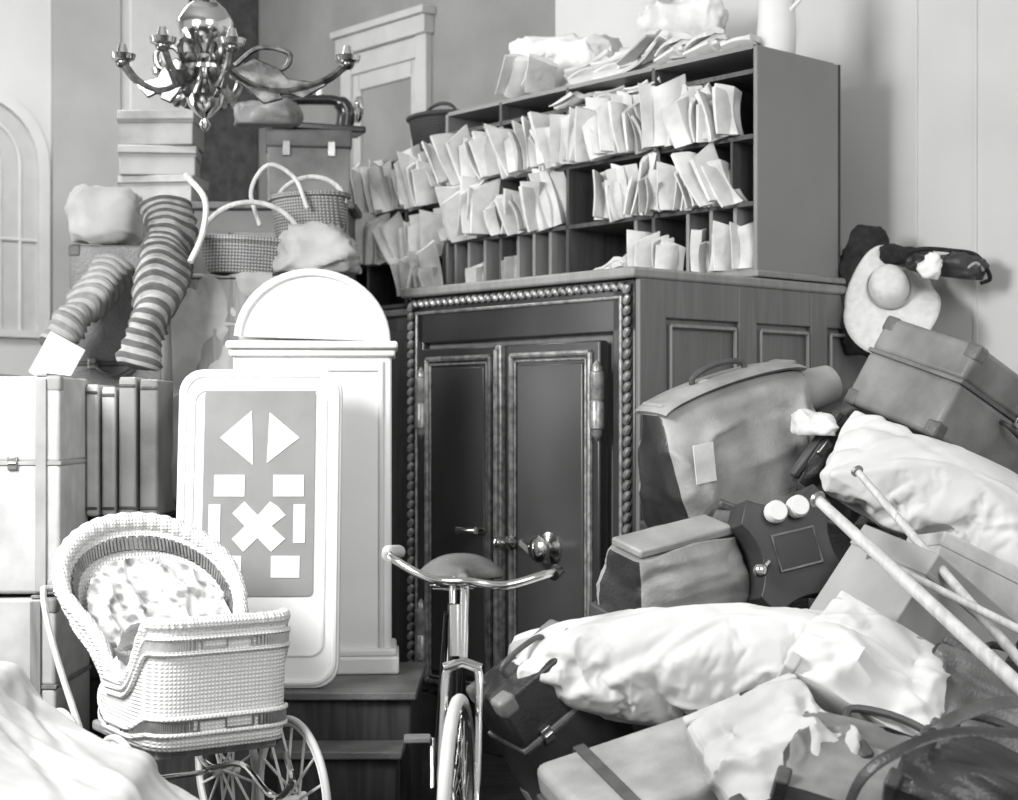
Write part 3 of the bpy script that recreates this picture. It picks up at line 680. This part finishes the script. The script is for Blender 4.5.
# ---------------------------------------------------------------- draped canvas lower left
collider(-2.4,-1.42,3.75,4.66,.0,.78); collider(-1.60,-1.05,3.7,4.55,.0,.62,.1,0,.28); collider(-1.2,-.84,3.65,4.50,.0,.42,-.12,0,.25)
cloth(clothgrid('canvas_sheet',m_canvas3,2.05,1.40,130,90,(-1.50,4.15,1.0),.12,3,.03,fq=3,label='large rumpled pale canvas sheet thrown over luggage',category='sheet'),bend=.1,wr=.005,wf=4,folds=make_folds(9,30,(.9,.65,.3),-.5,.5,(.02,.05)),fa=.016)

# ---------------------------------------------------------------- bicycle
bk=E('bicycle','black safety bicycle with nickel handlebars, facing front','bicycle',(-.150,4.66,0),(0,0,rad(3)))
front=E('steering_assembly','','',(0,0,0),(0,0,rad(-8))); front.parent=bk
wheel(front,'front_wheel',(0,0,.35),(0,0,0),.33,.019,32,m_tyre,m_chrome,m_chrome)
fk=M()
for x in (-.055,.055): fk.tube(smoothpath([(x,0,.35),(x,.04,.45),(x*.95,.12,.70),(x*.8,.135,.755)],5),[.009]*5+[.012]*5+[.014]*6,10)
fk.tube([(-.055,.135,.755),(0,.135,.775),(.055,.135,.755)],.017,10)
fk.obj('fork',m_chrome,front)
M().tube(smoothpath([(0,.14,.77),(0,.185,.95),(0,.19,1.0),(0,.15,1.02),(0,.13,1.025)],4),.014,10).obj('stem',m_chrome,front)
hb=E('handlebar_set','','',(-.055,0,0),(0,rad(4),rad(-2))); hb.parent=front
M().tube(smoothpath([(-.265,.34,1.07),(-.28,.27,1.075),(-.24,.16,1.065),(-.11,.10,1.02),(0,.12,1.02),(.11,.10,1.02),(.22,.16,1.055),(.25,.27,1.055),(.235,.34,1.05)],6),.013,10).obj('handlebar',m_chrome,hb)
for sx in(-1,1):
    k=1.10 if sx<0 else 1; dz=0 if sx<0 else -.02
    M().tube([(sx*.245*k,.20,1.07+dz),(sx*.251*k,.26,1.076+dz),(sx*.238*k,.36,1.069+dz),(sx*.235*k,.37,1.069+dz)],[.016,.021,.021,.012],12).obj('grip',m_bikeblack if sx>0 else m_tyre,hb)
M().cyl((0,.145,.79),(0,.18,.94),.02).obj('head_tube',m_chrome,bk)
fm=M().cyl((0,.175,.91),(0,.72,.86),.018).cyl((0,.155,.81),(0,.60,.29),.020).cyl((0,.60,.29),(0,.74,.88),.018)
for x in(-.05,.05): fm.cyl((x,1.05,.35),(x*.6,.60,.29),.011).cyl((x,1.05,.35),(x*.4,.73,.85),.011)
fm.sph((0,.60,.29),(.03,.025,.025)).obj('frame',m_bikeblack,bk)
wheel(bk,'rear_wheel',(0,1.05,.35),(0,0,0),.33,.019,32,m_tyre,m_chrome,m_chrome)
M().cyl((0,.74,.86),(0,.77,.965),.013).obj('seat_post',m_chrome,bk)
vs=[];fs=[]
for i in range(17):
    t=i/16; y=.56+.32*t; hw=.024+.125*sm((t-.3)/.5)
    for j in range(13):
        u=-1+2*j/12; vs.append((u*hw,y,1.0+.04*t*t-abs(u)**2.5*(.02+.045*t)))
for i in range(16):
    for j in range(12): b0=i*13+j; fs.append((b0,b0+1,b0+14,b0+13))
so=M().add(vs,fs).obj('saddle',m_leather,bk,loc=(.03,0,0),ang=3); q=so.modifiers.new('sol','SOLIDIFY'); q.thickness=.014
sg=M()
for sx in (-.06,.06): sg.tube([(sx+.018*math.cos(a*.9),.80+.018*math.sin(a*.9),.93+.0018*a) for a in range(32)],.0035,6)
sg.cyl((-.07,.80,.925),(.07,.80,.925),.006); sg.cyl((0,.58,.985),(0,.80,.925),.005)
sg.obj('saddle_spring',m_chrome,bk)
M().cyl((-.02,.60,.29),(-.045,.60,.29),.09,.09,28).obj('chainring',m_bikeblack,bk)
for sx,a in((-1,60),(1,240)):
    e=(sx*.07,.60+.17*math.cos(rad(a)),.29+.17*math.sin(rad(a)))
    M().cyl((sx*.07,.60,.29),e,.009).obj('crank',m_chrome,bk)
    M().box((sx*.12,e[1],e[2]),(.09,.07,.02)).obj('pedal',m_rubber,bk,bev=.005)

# ---------------------------------------------------------------- gasolier
gs=E('hanging_gas_lamp','ornate nickel and glass hanging gas lamp with curved arms','chandelier',(W(205,0,7).x,7,2.76)); gs.scale=(1.3,1.3,1.12)
M().lathe([(.0,0),(.012,.01),(.02,.03),(.01,.05),(.03,.07),(.055,.10),(.065,.14),(.04,.18),(.03,.20),(.06,.225),(.09,.235),(.09,.25),(.035,.27),(.03,.3),(.06,.33),(.09,.38),(.095,.43),(.07,.48),(.04,.51),(.03,.52),(.05,.54),(.05,.56),(.03,.58)],28).obj('baluster',m_chrome,gs)
M().lathe([(.06,0),(.10,.02),(.105,.04),(.07,.07),(.055,.16),(.05,.16),(.065,.07),(.055,.01)],28,Matrix.Translation((0,0,.58))).obj('glass_shade',m_glass,gs)
M().cyl((0,0,.6),(0,0,1.8),.013).obj('down_rod',m_brass,gs)
for a,l in ((182,.95),(2,1.65),(75,1),(250,.9),(300,.9),(130,1)):
    h=E('arm','','',(0,0,.04),(0,0,rad(a))); h.parent=gs
    def q_(*p): return (p[0]*l,p[1],p[2])
    M().tube(smoothpath([q_(.03,0,.24),q_(.09,0,.15),q_(.16,0,.12),q_(.24,0,.16),q_(.29,0,.23)],6),.015,8).sph(q_(.29,0,.23),.024).obj('arm_tube',m_lampmetal,h)
    M().tube(smoothpath([q_(.06,0,.22),q_(.11,0,.29),q_(.17,0,.27),q_(.16,0,.21),q_(.11,0,.21)],5),.010,6).obj('scroll',m_lampmetal,h)
    M().prism([(.05*l,.20),(.08*l,.13),(.12*l,.07),(.16*l,.09),(.15*l,.12),(.20*l,.09),(.25*l,.15),(.17*l,.17),(.15*l,.21),(.10*l,.25)],-.010,.010).obj('leaf_ornament',m_lampmetal,h,bev=.005)
    M().lathe([(.02,0),(.04,.01),(.045,.03),(.02,.035),(.012,.07)],16).obj('burner',m_chrome,h,q_(.29,0,.23))

# ---------------------------------------------------------------- right pile
case('steamer_trunk','large dark trunk at the base of the luggage pile',1.3,.5,.54,(1.27,6.12,0),(0,0,-.03),m_leatherd,m_leather,'trunk',slats=4,group='trunks under the luggage pile')
case('steamer_trunk','dark trunk stacked on another beneath leather bags',1.25,.48,.53,(1.28,6.12,.556),(0,0,.02),m_leatherd,m_leather,'trunk',slats=4,group='trunks under the luggage pile')
case('steamer_trunk','broad brown trunk in the middle of the luggage pile',1.35,.5,.72,(1.06,5.52,0),(0,0,0),m_leatherd,m_strap,'trunk',slats=3,group='trunks under the luggage pile')
def loftbag(name,label,loc,rot,w,d,h,m,me=None,fold=.03,seed=0,handle=True,top=.80,e=.28,ff=1.,bar=None,folds=None,fa=.02):
    p=E(name,label,'bag',loc,rot); vs=[];fs=[];mi=[];n=120; K=48
    for i in range(K+1):
        t=i/K; ww=w*(1+.04*math.sin(t*3.1)-.06*t*t); dd=d*(1-top*t**2.2+.05*math.sin(t*3.1))
        for j in range(n):
            a=2*math.pi*j/n; c_,s_=math.cos(a),math.sin(a)
            x=math.copysign(abs(c_)**e,c_)*ww/2; y=math.copysign(abs(s_)**e,s_)*dd/2
            zz_=t*h+(.035*math.cos(x/w*3.1)*t)
            c2=crease(Vector((x*4*ff+seed,y*4*ff,zz_*3*ff)))*fold*(1-abs(2*t-1)**3)
            if folds: c2+=foldval(Vector((x,zz_-h/2,y)),folds)*fa*(1-abs(2*t-1)**6)
            vs.append((x+c2*c_*.5,y+c2*s_,zz_-h/2))
    for i in range(K):
        for j in range(n):
            j2=(j+1)%n; fs.append((i*n+j,i*n+j2,(i+1)*n+j2,(i+1)*n+j)); mi.append(1 if abs(j+.5-n/2)<n*.07 else 0)
    fs.append(tuple(range(n))[::-1]); fs.append(tuple(K*n+j for j in range(n))); mi+=[0,0]
    M().add(vs,fs,None,mi).obj('bag_body',[m,me or m],p,ang=1.2)
    mb=bar or m_strap
    M().box((0,0,h/2+.03),(w*.9,.035 if top>.6 else d*(1-top)*.8,.03)).obj('frame_bar',mb if top>.6 else m,p,bev=.008)
    if handle: M().tube(smoothpath([(-.12,0,h/2+.04),(-.11,0,h/2+.09),(0,0,h/2+.11),(.11,0,h/2+.09),(.12,0,h/2+.04)],4),.012,8).obj('handle',mb,p)
    M().box((0,-.03,h/2+.01),(.07,.02,.04)).obj('clasp',m_brass,p,bev=.006)
    for sx in(-1,1): M().bx(sx*w*.47-.02,sx*w*.47+.02,-d/2-.006,d/2+.006,-h/2-.006,-h/2+.05).obj('corner_guard',mb,p,bev=.008)
    return p
gbag=loftbag('gladstone_bag','large grey leather travelling bag tied with rope, white tag',W(734,453,6.08),(rad(4),rad(-16),rad(26)),.70,.42,.48,m_leatherl,m_leatherd,.05,0,True,.60,.34,1,None,make_folds(5,14,(.3,.2,.2),.4,.9,(.02,.05)),.014)
M().tube(smoothpath([(-.22,-.03,.27),(-.15,-.06,.25),(-.08,.0,.30),(0,-.05,.26),(.1,0,.29),(.16,-.05,.26),(.24,0,.27)],5),.013,8).tube(smoothpath([(-.2,.02,.26),(-.1,-.05,.28),(0,.03,.29),(.12,-.04,.28),(.22,.02,.26)],5),.012,8).obj('rope',m_ropec,gbag)
M().tube(arc((.0,-.0,.24),.33,8,172,24,'xz',.05),[.05]*25,12,flat=.35,flat2=2.2).obj('top_flap',m_leatherl,gbag)
M().box((-.29,-.245,.07),(.085,.005,.14),(0,.12,0)).obj('tag',m_paper,gbag)
rl=E('hat_roll','round grey leather roll resting beside the travelling bag','bag',W(802,392,6.25),(0,0,.5))
M().lathe([(0,-.16),(.06,-.16),(.085,-.15),(.085,.13),(.065,.15),(0,.15)],24,Matrix.Rotation(rad(80),4,'Y')).obj('roll_body',m_leatherl,rl)
M().tube(arc((-.05,0,0),.088,0,345,20,'yz'),.008,6,closed=True).obj('strap',m_strap,rl)
blob('crumpled_paper',m_paper,(.15,.1,.10),41,e=.7,amp=.03,fs=12,loc=W(812,424,5.86),n=48,label='white crumpled paper wad tucked by the leather bag',category='paper')
case('leather_suitcase','scuffed brown leather suitcase lying tilted on the pile',.74,.46,.36,W(965,412,6.02),(rad(18),rad(22),rad(40)),m_leathermid,m_leather,center=True,straps=0,round_=.02,corners=True,latch=1)
case('leather_suitcase','small dark case wedged behind the leather suitcase',.44,.24,.24,W(872,418,6.3),(rad(8),rad(-22),rad(20)),m_leather,m_strap,center=True,corners=False)
loftbag('gladstone_bag','dark soft bag squeezed beside the travelling bag',W(838,470,5.95),(rad(15),rad(-50),rad(20)),.34,.2,.26,m_leatherd,m_leather,.05,9,False)
cloth(pillow('canvas_sack',m_canvas,.88,.52,.09,90,54,8,W(940,498,5.62),(rad(38),rad(25),rad(-6)),.15,1,.05,.006,label='taut white canvas sack sprawled over the luggage',category='sack'),grav=0,press=2.4,coll=False,bend=.3,wr=.004,wf=3.2,folds=make_folds(11,22,(.4,.25,.1),.25,.6,(.018,.045)),fa=.014)
loftbag('leather_valise','soft pale valise with dark end tilted in the pile',W(672,580,5.42),(rad(14),rad(-9),rad(34)),.46,.30,.26,m_leatherl,m_leatherd,.03,11,False,.35,.28,1,None,make_folds(6,10,(.2,.15,.15),.2,1,(.02,.04)),.012)
dc=E('dial_case','plain dark case with concave sides and two pale discs','instrument case',W(788,552,5.40),(rad(-12),rad(-12),rad(14)))
outl=[]
for (cx_,cz_,a0,a1) in ((0,.34,-128,-52),(.33,0,142,218),(0,-.34,52,128),(-.33,0,-38,38)):
    rr_=.20
    for i in range(9):
        a=rad(a0+(a1-a0)*i/8); outl.append((cx_*.98+rr_*math.cos(a),cz_*1.05+rr_*math.sin(a)))
M().prism(outl,-.08,.08).obj('case_body',m_casedark,dc,bev=.004)
M().tube([(-.075,-.085,-.06),(.075,-.085,-.06),(.075,-.085,.06),(-.075,-.085,.06)],.006,6,closed=True).obj('panel_frame',m_leather,dc)
M().bx(-.072,.072,-.086,-.078,-.058,.058).obj('face_panel',m_bikeblack,dc)
for x in(-.045,.035):
    M().lathe([(.036,0),(.038,.03),(.03,.045),(0,.045)],24,Matrix.Rotation(rad(90),4,'X')).obj('round_disc',m_white2,dc,(x,-.085,.135))
M().cyl((-.12,-.09,-.02),(-.16,-.12,-.04),.016).sph((-.16,-.12,-.04),.025).obj('crank_knob',m_chrome,dc)
loftbag('gladstone_bag','small dark bag squashed behind the instrument case',W(735,560,5.6),(rad(10),rad(20),rad(10)),.30,.2,.28,m_leather,m_leatherd,.05,13,False)
case('cardboard_carton','grey cardboard carton tipped on its corner in the pile',.50,.36,.36,W(915,622,5.2),(rad(14),rad(32),rad(35)),m_carton,m_carton,'carton',center=True,corners=False,latch=0,handle=None,split=.8,round_=.006)
case('cardboard_carton','pale folded carton lying above the tipped carton',.40,.26,.22,W(965,588,5.35),(rad(-8),rad(26),rad(10)),m_paper2,m_paper2,'carton',center=True,corners=False,latch=0,handle=None,split=.8,round_=.008)
cloth(pillow('canvas_bundle',m_canvas,1.34,.46,.12,136,46,10,W(716,668,4.95),(rad(16),rad(2.0),rad(3)),.42,2,.03,.004,label='long white canvas bundle lying across the luggage',category='bundle'),grav=0,press=2.6,coll=False,bend=.3,wr=.004,wf=2.6,folds=make_folds(23,40,(.62,.2,.15),.03,.40,(.014,.04)),fa=.013)
loftbag('canvas_kitbag','folded white canvas kitbag slumped over a long bundle',W(868,684,4.74),(rad(-42),rad(30),rad(-16)),.46,.26,.34,m_canvas,m_canvas,.05,21,False,.55,.45,1.2,m_canvas3,make_folds(31,20,(.22,.18,.12),None,1,(.015,.04)),.018)
case('leather_suitcase','dark suitcase with pale edges propped on its corner',.36,.20,.46,W(556,718,4.95),(rad(8),rad(-33),rad(28)),m_leatherd,m_leathermid,center=True,corners=True,handle='top')
case('leather_suitcase','large grey leather suitcase with straps lying tilted',.66,.42,.28,W(672,800,4.60),(rad(12),rad(-14),rad(18)),m_leatherl,m_leather,center=True,straps=2,round_=.03,corners=False)
case('steamer_trunk','low dark trunk on the floor beneath suitcases',1.5,.6,.20,(1.15,4.78,0),(0,0,0),m_leatherd,m_strap,'trunk',split=.7,group='trunks under the luggage pile')
loftbag('canvas_kitbag','grey-white canvas kitbag lying on the strapped suitcase',W(775,758,4.46),(rad(-50),rad(-20),rad(12)),.40,.22,.34,m_canvas3,m_canvas2,.05,27,False,.5,.4,1.3,m_strap,make_folds(47,20,(.2,.16,.12),None,1,(.015,.04)),.018)
loftbag('gladstone_bag','brown leather bag lying on its side on the floor pile',W(872,792,4.34),(rad(-48),rad(16),rad(-14)),.50,.28,.32,m_leathermid,m_leatherd,.05,3,True,.7,.28,1.2,None,make_folds(51,14,(.2,.16,.12),None,1,(.015,.04)),.016)
loftbag('gladstone_bag','black leather bag slumped beneath the poles',W(985,742,4.72),(rad(-20),rad(30),rad(-10)),.54,.3,.36,m_leather,m_leatherd,.06,5,True,.7,.28,1.2,None,make_folds(52,14,(.2,.16,.12),None,1,(.015,.04)),.016)
loftbag('gladstone_bag','soft dark leather bag at the edge of the pile',W(975,798,4.15),(rad(-40),rad(20),rad(-25)),.40,.24,.24,m_leatherd,m_leather,.06,7,True,.7,.28,1.4,None,make_folds(53,14,(.2,.16,.12),None,1,(.015,.04)),.016)
def strap(pts,r,m,label):
    M().tube(smoothpath(pts,8),r,12,flat=1.,flat2=.22).obj('leather_strap',m,label=label,category='strap')
strap([W(840,830,4.08),W(862,778,4.0),W(905,748,3.98),W(960,732,4.0),W(1045,735,4.05)],.018,m_leatherd,'dark leather strap arching over bags')
strap([W(905,775,4.3),W(935,732,4.2),W(985,706,4.22),W(1045,700,4.26)],.022,m_strap,'grey leather strap looped over a bag')
def pole(a,b,r,label):
    a=Vector(a);b=Vector(b); p=E('wooden_pole',label,'pole',(a+b)/2); o=(a+b)/2
    M().tube([a-o,(a-o)*.5,(b-o)*.5,b-o],[r*.75,r*.9,r,r],12).obj('shaft',m_pole,p)
    M().cyl((a-o)*1.0,(a-o)*1.02,r*1.3).obj('ferrule',m_brass,p)
pole(W(818,500,5.0),W(1040,705,4.4),.022,'thick pale wooden pole slanting across the luggage')
pole(W(858,472,5.30),W(1045,690,4.6),.016,'slender pale wooden pole crossing the thick one')
pole(W(870,555,4.9),W(1040,640,4.7),.013,'thin pale wooden rod over the carton')

# ---------------------------------------------------------------- hats on wall
h1=E('straw_hat','white floppy wide-brimmed hat hanging on the wall','hat',W(889,290,7.28),(rad(62),rad(-14),rad(-6)))
vs=[];fs=[];prof=[(.001,.105),(.03,.105),(.06,.10),(.08,.088),(.092,.06),(.098,.03),(.102,.004),(.115,-.002),(.14,-.006),(.17,-.012),(.20,-.02),(.215,-.026)]
nn=64
for (r_,z_) in prof:
    for j in range(nn):
        a=2*math.pi*j/nn; t=max(0,(r_-.10)/.115); c_,s_=math.cos(a),math.sin(a)
        low=max(0,-s_)
        rr2=r_*(1+.10*t*math.sin(a*2+.4)+.45*t*low)
        zz_=z_-t*.05*(math.sin(a*2+1)+.6*math.sin(a*3+.5))
        vs.append((rr2*c_*.92,rr2*s_*1.05,zz_))
for i in range(len(prof)-1):
    for j in range(nn): j2=(j+1)%nn; fs.append((i*nn+j,i*nn+j2,(i+1)*nn+j2,(i+1)*nn+j))
fs.append(tuple(range(nn)))
hh=M().add(vs,fs).obj('hat_body',m_straw,h1,ang=1.0); q=hh.modifiers.new('sol','SOLIDIFY'); q.thickness=.005
M().tube([(.104*math.cos(2*math.pi*j/48)*.92,.104*math.sin(2*math.pi*j/48)*1.05,.018) for j in range(48)],.012,8,closed=True,flat=1.,flat2=.4).obj('hat_band',m_canvas2,h1)
blob('dark_cloth',m_felt,(.28,.12,.62),73,e=.7,amp=.06,fs=5,loc=W(864,290,7.42),rot=(0,.12,0),flat=1,label='black cloth hanging behind the white hat',category='cloth',n=64)
blob('dark_cloth',m_felt,(.26,.12,.12),74,e=.7,amp=.04,fs=6,loc=W(908,256,7.32),rot=(0,.1,0),flat=1,label='black cloth bunched above the white hat',category='cloth',n=48)
h3=E('dark_bonnet','dark elongated bonnet with white ribbon reaching from the hat','bonnet',W(948,266,7.2),(rad(10),rad(6),0))
blob('bonnet_body',m_leatherd,(.34,.14,.11),71,e=.75,amp=.05,fs=7,parent=h3,n=56)
blob('ribbon_rosette',m_white,(.08,.06,.14),72,e=.8,amp=.03,fs=14,loc=(-.10,-.08,.0),parent=h3,n=36)
M().tube(smoothpath([(-.2,-.02,.04),(-.12,0,.065),(.0,0,.07),(.12,0,.06),(.19,-.02,-.03),(.15,-.03,-.06)],5),.010,6).obj('brim_wire',m_felt,h3)
M().tube(smoothpath([(.02,-.07,.05),(.05,-.09,.0),(.10,-.08,.03),(.14,-.07,.0)],5),.008,6).obj('ribbon',m_leatherl,h3)
for i,(x_,z_) in enumerate(((-.0,2.26),(.36,2.22))):
    M().tube(smoothpath([V(x_,1.82,z_),V(x_,1.74,z_-.01),V(x_,1.72,z_+.03)],4),.008,8).obj('coat_hook',m_brass,label='small metal wall hook holding hats',category='hook')

# ---------------------------------------------------------------- run the cloth, freeze it
sc=bpy.context.scene
sc.frame_start=1; sc.frame_end=60
for f in range(1,42): sc.frame_set(f)
dg=bpy.context.evaluated_depsgraph_get()
for o,wr,wf,folds,fa in CL:
    me=bpy.data.meshes.new_from_object(o.evaluated_get(dg))
    o.modifiers.clear(); o.data=me
    nr=[v.normal.copy() for v in me.vertices]
    for v,n_ in zip(me.vertices,nr):
        q=v.co*wf+Vector((wf*3,1,2))
        f_=crease(q)*wr
        if folds: f_+=foldval(v.co,folds)*fa
        v.co+=n_*f_
    zs=[v.co for v in me.vertices]
    print('CLOTH',o.name,[round(min(c[i] for c in zs),2) for i in range(3)],[round(max(c[i] for c in zs),2) for i in range(3)])
    me.polygons.foreach_set('use_smooth',[True]*len(me.polygons))
    q=o.modifiers.new('sub','SUBSURF'); q.levels=1; q.render_levels=1
for c_ in COLL: bpy.data.objects.remove(c_,do_unlink=True)
sc.frame_set(1)

# ---------------------------------------------------------------- lights, world, camera
def area(loc,tgt,size,power,name):
    l=bpy.data.lights.new(name,'AREA'); l.energy=power; l.size=size; l.shape='SQUARE'
    o=bpy.data.objects.new(name,l); col.objects.link(o); o.location=loc
    o.rotation_euler=(Vector(tgt)-Vector(loc)).to_track_quat('-Z','Y').to_euler(); return o
area((-2.9,3.4,3.2),(-1.0,6.0,1.1),1.4,270,'window_light')
area((2.0,1.2,4.0),(1.3,6.6,1.6),2.8,170,'front_window_light')
area((-2.6,8.2,4.3),(-1.6,10,2.6),1.2,75,'side_window_light')
area((-4.3,6.9,1.9),(0,7.2,1.2),1.5,50,'door_sheen_fill')  # added lamp out of view, gives the safe doors their sheen
w=bpy.data.worlds.new('world'); sc.world=w; w.use_nodes=True
w.node_tree.nodes['Background'].inputs[0].default_value=(1,1,1,1); w.node_tree.nodes['Background'].inputs[1].default_value=.52
cd=bpy.data.cameras.new('camera'); cam=bpy.data.objects.new('camera',cd); col.objects.link(cam)
cam.location=(0,0,CZ); cam.rotation_euler=(math.pi/2,0,0); cd.sensor_width=36; cd.lens=36*F/1018; cd.shift_y=20/1018; cd.clip_end=100
cd.dof.use_dof=True; cd.dof.focus_distance=5.6; cd.dof.aperture_fstop=2.8
sc.camera=cam
sc.view_settings.view_transform='Standard'
